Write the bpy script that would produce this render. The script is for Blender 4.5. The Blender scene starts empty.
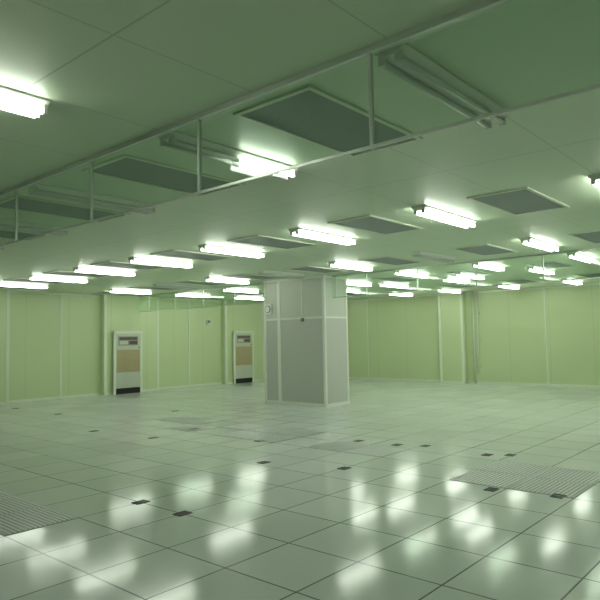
import bpy, bmesh
from math import *
from mathutils import Vector, Matrix

scene=bpy.context.scene
scene.view_settings.view_transform='Standard'
H=2.8
WX,WY=17.62,15.49      # far walls
BX,BY=-4.5,-5.0        # walls behind the camera
T=0.6; OX,OY=0.27,0.59 # floor tile grid

# ------------------------------------------------------------ materials
def mat(name):
    m=bpy.data.materials.new(name); m.use_nodes=True
    nt=m.node_tree; b=nt.nodes['Principled BSDF']
    return m,nt,b
def N(nt,t,**k):
    n=nt.nodes.new(t)
    for a,v in k.items(): setattr(n,a,v)
    return n
def M(nt,op,a,b=None,c=None):
    n=nt.nodes.new('ShaderNodeMath'); n.operation=op
    for i,v in enumerate((a,b,c)):
        if v is None: continue
        if isinstance(v,(int,float)): n.inputs[i].default_value=v
        else: nt.links.new(v,n.inputs[i])
    return n.outputs[0]
def mixc(nt,fac,a,b):
    n=nt.nodes.new('ShaderNodeMix'); n.data_type='RGBA'
    for s,v in ((0,fac),(6,a),(7,b)):
        if isinstance(v,(int,float)): n.inputs[s].default_value=v
        elif isinstance(v,tuple): n.inputs[s].default_value=(*v,1)
        else: nt.links.new(v,n.inputs[s])
    return n.outputs[2]
def simple(name,col,rough=.5,metal=0,var=.04,scale=3,spec=.5):
    m,nt,b=mat(name)
    tc=N(nt,'ShaderNodeTexCoord'); no=N(nt,'ShaderNodeTexNoise'); no.inputs['Scale'].default_value=scale
    nt.links.new(tc.outputs['Object'],no.inputs['Vector'])
    c2=tuple(max(0,v*(1-2*var)) for v in col)
    nt.links.new(mixc(nt,no.outputs['Fac'],c2,col),b.inputs['Base Color'])
    b.inputs['Roughness'].default_value=rough; b.inputs['Metallic'].default_value=metal
    b.inputs['Specular IOR Level'].default_value=spec
    return m
def xyz(nt):
    g=N(nt,'ShaderNodeNewGeometry'); s=N(nt,'ShaderNodeSeparateXYZ')
    nt.links.new(g.outputs['Position'],s.inputs[0]); return s.outputs
def edge(nt,v,off,per,half):
    t=M(nt,'DIVIDE',M(nt,'SUBTRACT',v,off),per)
    fr=M(nt,'FRACT',M(nt,'ADD',t,100.5)); d=M(nt,'MULTIPLY',M(nt,'ABSOLUTE',M(nt,'SUBTRACT',fr,.5)),per)
    return M(nt,'LESS_THAN',d,half), M(nt,'FLOOR',M(nt,'ADD',t,100))

# floor: vinyl faced raised-access tiles
m_floor,nt,b=mat('floor_tiles')
p=xyz(nt)
ex,ix=edge(nt,p[0],OX,T,.006); ey,iy=edge(nt,p[1],OY,T,.006)
e=M(nt,'MAXIMUM',ex,ey)
cv=N(nt,'ShaderNodeCombineXYZ'); nt.links.new(ix,cv.inputs[0]); nt.links.new(iy,cv.inputs[1])
wn=N(nt,'ShaderNodeTexWhiteNoise'); wn.noise_dimensions='3D'; nt.links.new(cv.outputs[0],wn.inputs['Vector'])
g=N(nt,'ShaderNodeNewGeometry'); no=N(nt,'ShaderNodeTexNoise'); no.inputs['Scale'].default_value=1.3; no.inputs['Detail'].default_value=5
nt.links.new(g.outputs['Position'],no.inputs['Vector'])
c=mixc(nt,wn.outputs['Value'],(.63,.68,.655),(.71,.76,.73))
c=mixc(nt,M(nt,'MULTIPLY',no.outputs['Fac'],.3),c,(.54,.59,.56))
c=mixc(nt,e,c,(.15,.17,.16))
nt.links.new(c,b.inputs['Base Color'])
nt.links.new(M(nt,'ADD',.105,M(nt,'MULTIPLY',wn.outputs['Value'],.025)),b.inputs['Roughness'])
b.inputs['Specular IOR Level'].default_value=.19
bp=N(nt,'ShaderNodeBump'); bp.inputs['Strength'].default_value=.02; bp.inputs['Distance'].default_value=.015
no2=N(nt,'ShaderNodeTexNoise'); no2.inputs['Scale'].default_value=4
nt.links.new(g.outputs['Position'],no2.inputs['Vector']); nt.links.new(no2.outputs['Fac'],bp.inputs['Height'])
nt.links.new(bp.outputs[0],b.inputs['Normal'])

# perforated tile
m_perf,nt,b=mat('perforated_tile')
p=xyz(nt)
def dots(nt,u,v,per,r):
    fu=M(nt,'SUBTRACT',M(nt,'FRACT',M(nt,'ADD',M(nt,'DIVIDE',u,per),100)),.5)
    fv=M(nt,'SUBTRACT',M(nt,'FRACT',M(nt,'ADD',M(nt,'DIVIDE',v,per),100)),.5)
    return M(nt,'LESS_THAN',M(nt,'SQRT',M(nt,'ADD',M(nt,'MULTIPLY',fu,fu),M(nt,'MULTIPLY',fv,fv))),r)
d=dots(nt,p[0],p[1],.04,.30)
nt.links.new(mixc(nt,d,(.58,.62,.60),(.03,.035,.03)),b.inputs['Base Color']); b.inputs['Roughness'].default_value=.35
b.inputs['Specular IOR Level'].default_value=.2

# ceiling: sandwich panels with fine joints
m_ceil,nt,b=mat('ceiling_panels')
p=xyz(nt)
ex,_=edge(nt,p[0],1.45,3.08,.006); ey,_=edge(nt,p[1],.58,.871,.004)
e=M(nt,'MAXIMUM',ex,ey)
nt.links.new(mixc(nt,e,(.63,.74,.55),(.46,.55,.41)),b.inputs['Base Color']); b.inputs['Roughness'].default_value=.4

def wallmat(name,col,axis,off,per):
    m,nt,b=mat(name); p=xyz(nt)
    e,_=edge(nt,p[axis],off,per,.006)
    g=N(nt,'ShaderNodeNewGeometry'); no=N(nt,'ShaderNodeTexNoise'); no.inputs['Scale'].default_value=.6
    nt.links.new(g.outputs['Position'],no.inputs['Vector'])
    c=mixc(nt,M(nt,'MULTIPLY',no.outputs['Fac'],.2),col,tuple(v*.8 for v in col))
    nt.links.new(mixc(nt,e,c,tuple(v*.8 for v in col)),b.inputs['Base Color'])
    b.inputs['Roughness'].default_value=.38
    return m
WG=(.59,.69,.41)
m_wl=wallmat('wall_green_x',WG,0,.2,1.16)
m_wr=wallmat('wall_green_y',WG,1,.2,1.16)
m_cream=simple('cream_trim',(.76,.82,.66),.4)
m_col=simple('column_panel',(.56,.58,.53),.42,var=.05,scale=1)
m_colup=simple('column_upper_panel',(.61,.64,.56),.42,var=.05,scale=1)
m_strip=simple('white_strip',(.83,.86,.78),.35)
m_body=simple('enamel_white',(.82,.85,.78),.35)
m_alu=simple('aluminium',(.62,.66,.60),.35,metal=.6)
m_dark=simple('black_plastic',(.012,.012,.012),.5)
m_grey=simple('cabinet_grey',(.60,.64,.54),.4)
m_tframe=simple('perforated_tile_frame',(.52,.56,.53),.35)
m_lab=simple('label_grey',(.33,.33,.27),.5)
m_ink=simple('ink_dark',(.10,.09,.07),.5)
m_cab=simple('cutout_black',(.01,.01,.01),.6)
m_end=simple('lampholder',(.70,.72,.66),.5)
m_tubeoff=simple('tube_glass_off',(.72,.76,.72),.15)

m_filter,nt,b=mat('filter_mesh'); p=xyz(nt)
d=dots(nt,p[0],p[1],.018,.32)
nt.links.new(mixc(nt,d,(.32,.37,.34),(.18,.21,.20)),b.inputs['Base Color']); b.inputs['Roughness'].default_value=.55; b.inputs['Metallic'].default_value=.2
m_grille,nt,b=mat('tan_grille'); p=xyz(nt)
d=dots(nt,p[0],p[2],.035,.30)
nt.links.new(mixc(nt,d,(.52,.44,.25),(.20,.16,.08)),b.inputs['Base Color']); b.inputs['Roughness'].default_value=.5

m_tube,nt,b=mat('tube_lit')
b.inputs['Emission Color'].default_value=(.93,1,.88,1); b.inputs['Emission Strength'].default_value=18
b.inputs['Base Color'].default_value=(.9,.9,.9,1)

m_glass=bpy.data.materials.new('curtain_glass'); m_glass.use_nodes=True
nt=m_glass.node_tree; nt.nodes.clear()
o=N(nt,'ShaderNodeOutputMaterial'); mx=N(nt,'ShaderNodeMixShader'); tr=N(nt,'ShaderNodeBsdfTransparent'); gl=N(nt,'ShaderNodeBsdfGlossy')
tr.inputs[0].default_value=(.89,.95,.90,1); gl.inputs['Roughness'].default_value=.03
lw=N(nt,'ShaderNodeLayerWeight'); lw.inputs[0].default_value=.5
fac=M(nt,'ADD',.035,M(nt,'MULTIPLY',M(nt,'POWER',lw.outputs['Facing'],5),.8))
nt.links.new(fac,mx.inputs[0]); nt.links.new(tr.outputs[0],mx.inputs[1]); nt.links.new(gl.outputs[0],mx.inputs[2]); nt.links.new(mx.outputs[0],o.inputs[0])

# ------------------------------------------------------------ mesh builder
class MB:
    def __init__(s): s.bm=bmesh.new(); s.mats=[]
    def mi(s,m):
        if m not in s.mats: s.mats.append(m)
        return s.mats.index(m)
    def box(s,lo,hi,m,bev=0):
        r=bmesh.ops.create_cube(s.bm,size=1)
        vs=r['verts']
        for v in vs:
            v.co=Vector([(lo[i]+hi[i])/2+v.co[i]*(hi[i]-lo[i]) for i in range(3)])
        fs=set(f for v in vs for f in v.link_faces)
        for f_ in fs: f_.material_index=s.mi(m)
        if bev:
            es=list(set(e for v in vs for e in v.link_edges))
            r=bmesh.ops.bevel(s.bm,geom=es,offset=bev,segments=2,affect='EDGES')
            for f_ in r['faces']: f_.material_index=s.mi(m)
    def cyl(s,a,b,r,m,seg=14,r2=None):
        a=Vector(a);b=Vector(b); d=b-a
        q=d.to_track_quat('Z','Y').to_matrix().to_4x4()
        g=bmesh.ops.create_cone(s.bm,cap_ends=True,segments=seg,radius1=r,radius2=r if r2 is None else r2,depth=d.length,matrix=Matrix.Translation((a+b)/2)@q)
        for f_ in set(f for v in g['verts'] for f in v.link_faces):
            f_.material_index=s.mi(m); f_.smooth=len(f_.verts)==4
    def prism(s,pts,x0,x1,m):   # profile (y,z) extruded along x
        A=[s.bm.verts.new((x0,y,z)) for y,z in pts]; B=[s.bm.verts.new((x1,y,z)) for y,z in pts]
        n=len(pts); k=s.mi(m)
        fs=[s.bm.faces.new(A),s.bm.faces.new(B[::-1])]+[s.bm.faces.new((A[i],B[i],B[(i+1)%n],A[(i+1)%n])) for i in range(n)]
        for f_ in fs: f_.material_index=k
    def done(s,name,loc=(0,0,0),parent=None):
        bmesh.ops.recalc_face_normals(s.bm,faces=s.bm.faces)
        me=bpy.data.meshes.new(name); s.bm.to_mesh(me); s.bm.free()
        for m in s.mats: me.materials.append(m)
        ob=bpy.data.objects.new(name,me); ob.location=loc; scene.collection.objects.link(ob)
        if parent: ob.parent=parent
        return ob
def inst(me_ob,name,loc):
    ob=bpy.data.objects.new(name,me_ob.data); ob.location=loc; scene.collection.objects.link(ob); return ob

# ------------------------------------------------------------ room shell
b=MB(); b.box((BX-.2,BY-.2,-.12),(WX+.2,WY+.2,0),m_floor); b.done('floor')
b=MB(); b.box((BX-.2,BY-.2,H),(WX+.2,WY+.2,H+.12),m_ceil); b.done('ceiling')
b=MB(); b.box((BX,WY,0),(WX,WY+.15,H),m_wl); b.done('wall_left')
b=MB(); b.box((WX,BY,0),(WX+.15,WY,H),m_wr); b.done('wall_right')
b=MB(); b.box((BX,BY-.15,0),(WX,BY,H),m_wl); b.done('wall_front')
b=MB(); b.box((BX-.15,BY,0),(BX,WY,H),m_wr); b.done('wall_back')

# pilasters on left wall (cream edged)
PY=15.28
b=MB()
for x0,x1 in ((4.75,6.65),(9.25,11.08),(13.75,15.6)):
    b.box((x0,PY,0),(x1,WY,H),m_wl)
    for xx in (x0,x1-.07): b.box((xx-.006,PY-.012,0),(xx+.076,PY+.05,H),m_cream)
b.done('trim_1')
b=MB(); b.box((17.38,8.5,0),(WX,9.32,H),m_wr)
for yy in (8.5,9.25): b.box((17.368,yy-.006,0),(17.45,yy+.076,H),m_cream)
b.done('trim_2')
# wall joints / cover strips
b=MB()
for x in (8.1,12.4,16.6): b.box((x-.025,WY-.012,0),(x+.025,WY,H),m_cream)
b.done('trim_3')
b=MB()
for y in (2.0,6.1,12.2): b.box((WX-.012,y-.02,0),(WX,y+.02,H),m_cream)
b.done('trim_4')
b=MB(); b.box((BX,WY-.015,0),(WX,WY,.06),m_cream)
for x0,x1 in ((4.75,6.65),(9.25,11.08),(13.75,15.6)): b.box((x0,PY-.014,0),(x1,PY,.06),m_cream)
b.done('baseboard_left')
b=MB(); b.box((WX-.015,BY,0),(WX,WY,.06),m_cream); b.box((17.36,8.5,0),(17.38,9.32,.06),m_cream); b.done('baseboard_right')
# ceiling cornice strips
b=MB(); b.box((BX,WY-.03,H-.05),(WX,WY,H),m_cream); b.done('trim_5')
b=MB(); b.box((WX-.03,BY,H-.05),(WX,WY,H),m_cream); b.done('trim_6')
# conduit by pilaster
b=MB(); b.cyl((WX-.04,8.25,0),(WX-.04,8.25,H),.022,m_body); b.cyl((WX-.04,8.12,0.3),(WX-.04,8.12,H),.015,m_body)
for z in (.5,1.3,2.1): b.box((WX-.05,8.05,z),(WX,8.31,z+.03),m_alu)
b.done('wall_conduit')

# ------------------------------------------------------------ column
CX0,CX1,CY0,CY1=10.095,10.9,8.095,9.86
b=MB()
zs=1.9
b.box((CX0,CY0,0),(CX1,CY1,zs),m_col); b.box((CX0,CY0,zs),(CX1,CY1,H),m_colup)
t=.012
for (x,y) in ((CX0,CY0),(CX0,CY1),(CX1,CY0),(CX1,CY1)):
    sx=1 if x==CX0 else -1; sy=1 if y==CY0 else -1
    x0,x1=sorted((x-sx*t,x+sx*.05)); y0,y1=sorted((y-sy*t,y+sy*.05))
    b.box((x0,y0,0),(x1,y1,H),m_strip,.006)
b.box((CX0-t,9.36,0),(CX0,9.45,H-.02),m_strip)
b.box((CX0-t*.8,CY0,zs-.02),(CX0,CY1,zs+.02),m_strip)
b.box((CX0,CY0-t*.8,zs-.02),(CX1,CY0,zs+.02),m_strip)
b.box((CX0-t*.8,8.70,zs),(CX0,8.73,H),m_strip)
b.box((CX0-.02,CY0-.02,0),(CX1+.02,CY1+.02,.07),m_strip)
b.box((CX0-.02,CY0-.02,H-.05),(CX1+.02,CY1+.02,H),m_strip)
b.done('column')
# small fittings on the column
b=MB(); b.box((CX0-.045,9.60,2.02),(CX0-.013,9.82,2.26),m_body,.01); b.cyl((CX0-.06,9.71,2.14),(CX0-.045,9.71,2.14),.085,m_ink,24); b.cyl((CX0-.064,9.71,2.14),(CX0-.06,9.71,2.14),.072,m_body,24)
b.done('wall_clock')
b=MB(); b.box((CX0-.03,8.66,1.83),(CX0,8.74,1.90),m_ink,.005); b.cyl((CX0-.034,8.70,1.865),(CX0-.03,8.70,1.865),.012,m_strip); b.done('wall_socket')
b=MB(); b.box((13.1,WY-.05,1.98),(13.28,WY,2.16),m_body,.01); b.box((13.14,WY-.056,2.04),(13.24,WY-.05,2.12),m_ink); b.done('thermostat')

# ------------------------------------------------------------ air-conditioner cabinets on the left wall
def cabinet(x,name):
    W=.87; b=MB(); y=-.10
    b.box((-W/2,y,.16),(W/2,0,1.72),m_grey,.006)
    b.box((-W/2+.02,y+.01,0),(W/2-.02,0,.16),m_dark)
    for s in (-1,1):
        b.box((s*(W/2)-.035,y-.012,.0),(s*(W/2)+.035,y+.02,1.74),m_cream)
    b.box((-W/2-.035,y-.012,1.70),(W/2+.035,y+.02,1.77),m_cream)
    b.box((-.32,y-.012,1.36),(.32,y,1.62),m_lab,.003)
    b.box((-.29,y-.016,1.52),(.29,y-.012,1.59),m_ink)
    b.box((-.29,y-.016,1.39),(-.02,y-.012,1.49),m_grey); b.box((.03,y-.016,1.39),(.29,y-.012,1.49),m_ink)
    b.box((-.38,y-.012,.60),(.38,y,1.24),m_grille,.003)
    for z in (.585,1.24): b.box((-.40,y-.018,z),(.40,y,z+.02),m_grey)
    for xx in (-.40,.38): b.box((xx,y-.018,.585),(xx+.02,y,1.26),m_grey)
    b.box((-.40,y-.008,.20),(.40,y,.55),m_grey,.004)
    b.cyl((.36,y-.02,1.30),(.36,y,1.30),.02,m_ink)
    return b.done(name,(x,PY-.012,0))
cabinet(9.95,'air_conditioner_cabinet'); cabinet(14.49,'air_conditioner_cabinet.001')

# ------------------------------------------------------------ lights
def fixture(lit1,lit2,half=False):
    b=MB(); L=1.22
    b.prism([(-.085,0),(.085,0),(.085,-.012),(.035,-.045),(-.035,-.045),(-.085,-.012)],-L/2,L/2,m_body)
    for s,l in ((-1,lit1),(1,lit2)):
        y=s*.045
        if half:
            b.cyl((-.585,y,-.060),(0,y,-.060),.014,m_tubeoff); b.cyl((0.01,y,-.060),(.585,y,-.060),.014,m_tube if s<0 else m_tubeoff)
        else: b.cyl((-.585,y,-.060),(.585,y,-.060),.017,m_tube if l else m_tubeoff)
        for e in (-1,1): b.box((min(e*.585,e*.605),y-.017,-.077),(max(e*.585,e*.605),y+.017,-.005),m_end)
    return b
S=1.742
yl=[3.17+S*k for k in range(-3,7)]
lit=[(1.0,3.3),(1.0,-.3),(-2,-.3),(-2,3.3)]  # last two: unseen lamps added behind the camera to brighten near floor and ceiling
lit+=[(6.17,y) for y in yl[1:]]
lit+=[(9.1,y) for y in (-.32,3.17,6.62,10.0,13.75)]
lit+=[(11.2,y) for y in (-.3,1.45,3.2,4.9,6.6,11.8,13.8)]+[(12.0,8.64)]
lit+=[(12.8,4.47),(12.6,5.95),(13.36,6.66),(13.3,8.35),(13.5,10.05),(13.4,13.75),(13.4,1.4)]
lit+=[(16.2,y) for y in (1.4,4.9,6.55,8.32,9.95,13.4)]
off=[(2.99,1.49),(2.99,5.07),(2.99,6.8),(2.99,8.5),(9.1,1.45),(9.1,4.92),(9.1,8.37),(9.1,11.85),(2.99,-.3)]
src=None
for i,(x,y) in enumerate(lit):
    nm='fluorescent_light' if i==0 else 'fluorescent_light.%03d'%i
    if src is None: src=fixture(1,1).done(nm,(x,y,H))
    else: inst(src,nm,(x,y,H))
k=len(lit); so=None
for x,y in off:
    nm='fluorescent_light.%03d'%k; k+=1
    if so is None: so=fixture(0,0).done(nm,(x,y,H))
    else: inst(so,nm,(x,y,H))
fixture(0,0,True).done('fluorescent_light.%03d'%k,(2.99,3.2,H))

# ------------------------------------------------------------ ceiling filter panels
src=None; i=0
for X in (3.05,6.15,9.2,12.2,15.2):
    for kk in range(-2,8):
        y=2.33+S*kk
        if CX0-.7<X<CX1+.7 and CY0-.4<y<CY1+.4: continue
        if X<4 and kk<0: continue
        nm='ceiling_filter_panel' if i==0 else 'ceiling_filter_panel.%03d'%i; i+=1
        if src is None:
            b=MB(); a,c=.57,.27
            b.box((-a,-c,-.006),(a,c,0),m_filter)
            for s in (-1,1):
                b.box((-a-.03,min(s*c,s*(c+.03)),-.014),(a+.03,max(s*c,s*(c+.03)),0),m_cream)
                b.box((min(s*a,s*(a+.03)),-c,-.014),(max(s*a,s*(a+.03)),c,0),m_cream)
            src=b.done(nm,(X,y,H))
        else: inst(src,nm,(X,y,H))

# ------------------------------------------------------------ glass smoke curtains
def curtain(name,X,y0,y1,rods,zb=2.33):
    b=MB()
    b.box((X-.003,y0,zb),(X+.003,y1,H-.02),m_glass)
    b.box((X-.02,y0,H-.03),(X+.02,y1,H),m_alu)
    b.box((X-.006,y0,zb-.010),(X+.006,y1,zb+.004),m_alu)
    for y in rods: b.box((X-.009,y-.009,zb-.015),(X+.009,y+.009,H),m_alu)
    return b.done(name)
curtain('glass_smoke_curtain',2.33,BY,WY,[-3.3,-2.1,-.9,.3,1.56,2.8,4.02,5.24,6.46,7.7,8.9,10.1,11.3,12.5,13.7,14.9])
curtain('glass_smoke_curtain.001',10.4,CY1,WY,[9.95,11.2,12.4,13.6,14.8])
curtain('glass_smoke_curtain.002',10.4,BY,CY0,[-3.6,-2.4,-1.2,0,1.2,2.4,3.6,4.8,6.0,7.2,8.0])

# ------------------------------------------------------------ floor cutouts & perforated tiles
i=0
for x,y in [(6.27,14.05),(6.27,12.1),(5.4,9.23),(5.55,7.8),(3.27,4.79),(3.27,4.19),(5.2,5.13),(5.5,4.17),(7.07,5.1),(7.1,4.49),(7.24,4.14),(7.12,3.23),(7.27,3.0),(5.55,2.49),(5.67,1.92),(6.27,6.26),(7.95,10.4),(6.5,8.0)]:
    b=MB(); b.box((-.06,-.045,0),(.06,.045,.003),m_cab)
    for s in (-1,1):
        b.box((-.067,s*.048-.004,0),(.067,s*.048+.004,.005),m_dark); b.box((s*.063-.004,-.045,0),(s*.063+.004,.045,.005),m_dark)
    b.done('floor_cable_cutout' if i==0 else 'floor_cable_cutout.%03d'%i,(x,y,0)); i+=1
i=0
cells=[(3,7),(3,8),(3,9),(3,10),(9,2),(9,3),(10,2),(10,3),(10,6),(10,7),(11,9),(11,10),(11,11),(10,9),(10,10),(10,12),(11,13),(11,14)]
for cx,cy in cells:
    x0=OX+T*cx; y0=OY+T*cy
    b=MB(); b.box((.006,.006,0),(T-.006,T-.006,.003),m_perf)
    for s0,s1 in (((.004,.004),(T-.004,.016)),((.004,T-.016),(T-.004,T-.004)),((.004,.016),(.016,T-.016)),((T-.016,.016),(T-.004,T-.016))):
        b.box((*s0,0),(*s1,.0045),m_tframe)
    b.done('perforated_floor_tile' if i==0 else 'perforated_floor_tile.%03d'%i,(x0,y0,0)); i+=1

# ------------------------------------------------------------ world + camera
w=bpy.data.worlds.new('world'); scene.world=w; w.use_nodes=True
w.node_tree.nodes['Background'].inputs[0].default_value=(.02,.025,.02,1)
f,yaw,pi_,ro,h=609.987,0.7151,0.0644,-0.0191,1.44
F=Vector((cos(yaw)*cos(pi_),sin(yaw)*cos(pi_),sin(pi_))); R=Vector((sin(yaw),-cos(yaw),0)); U=R.cross(F)
R2=R*cos(ro)+U*sin(ro); U2=-R*sin(ro)+U*cos(ro)
mw=Matrix((R2,U2,-F)).transposed().to_4x4(); mw.translation=(0,0,h)
cd=bpy.data.cameras.new('camera'); cam=bpy.data.objects.new('camera',cd); scene.collection.objects.link(cam)
cam.matrix_world=mw; cd.sensor_width=36; cd.lens=f/600*36; cd.clip_start=.05
scene.camera=cam
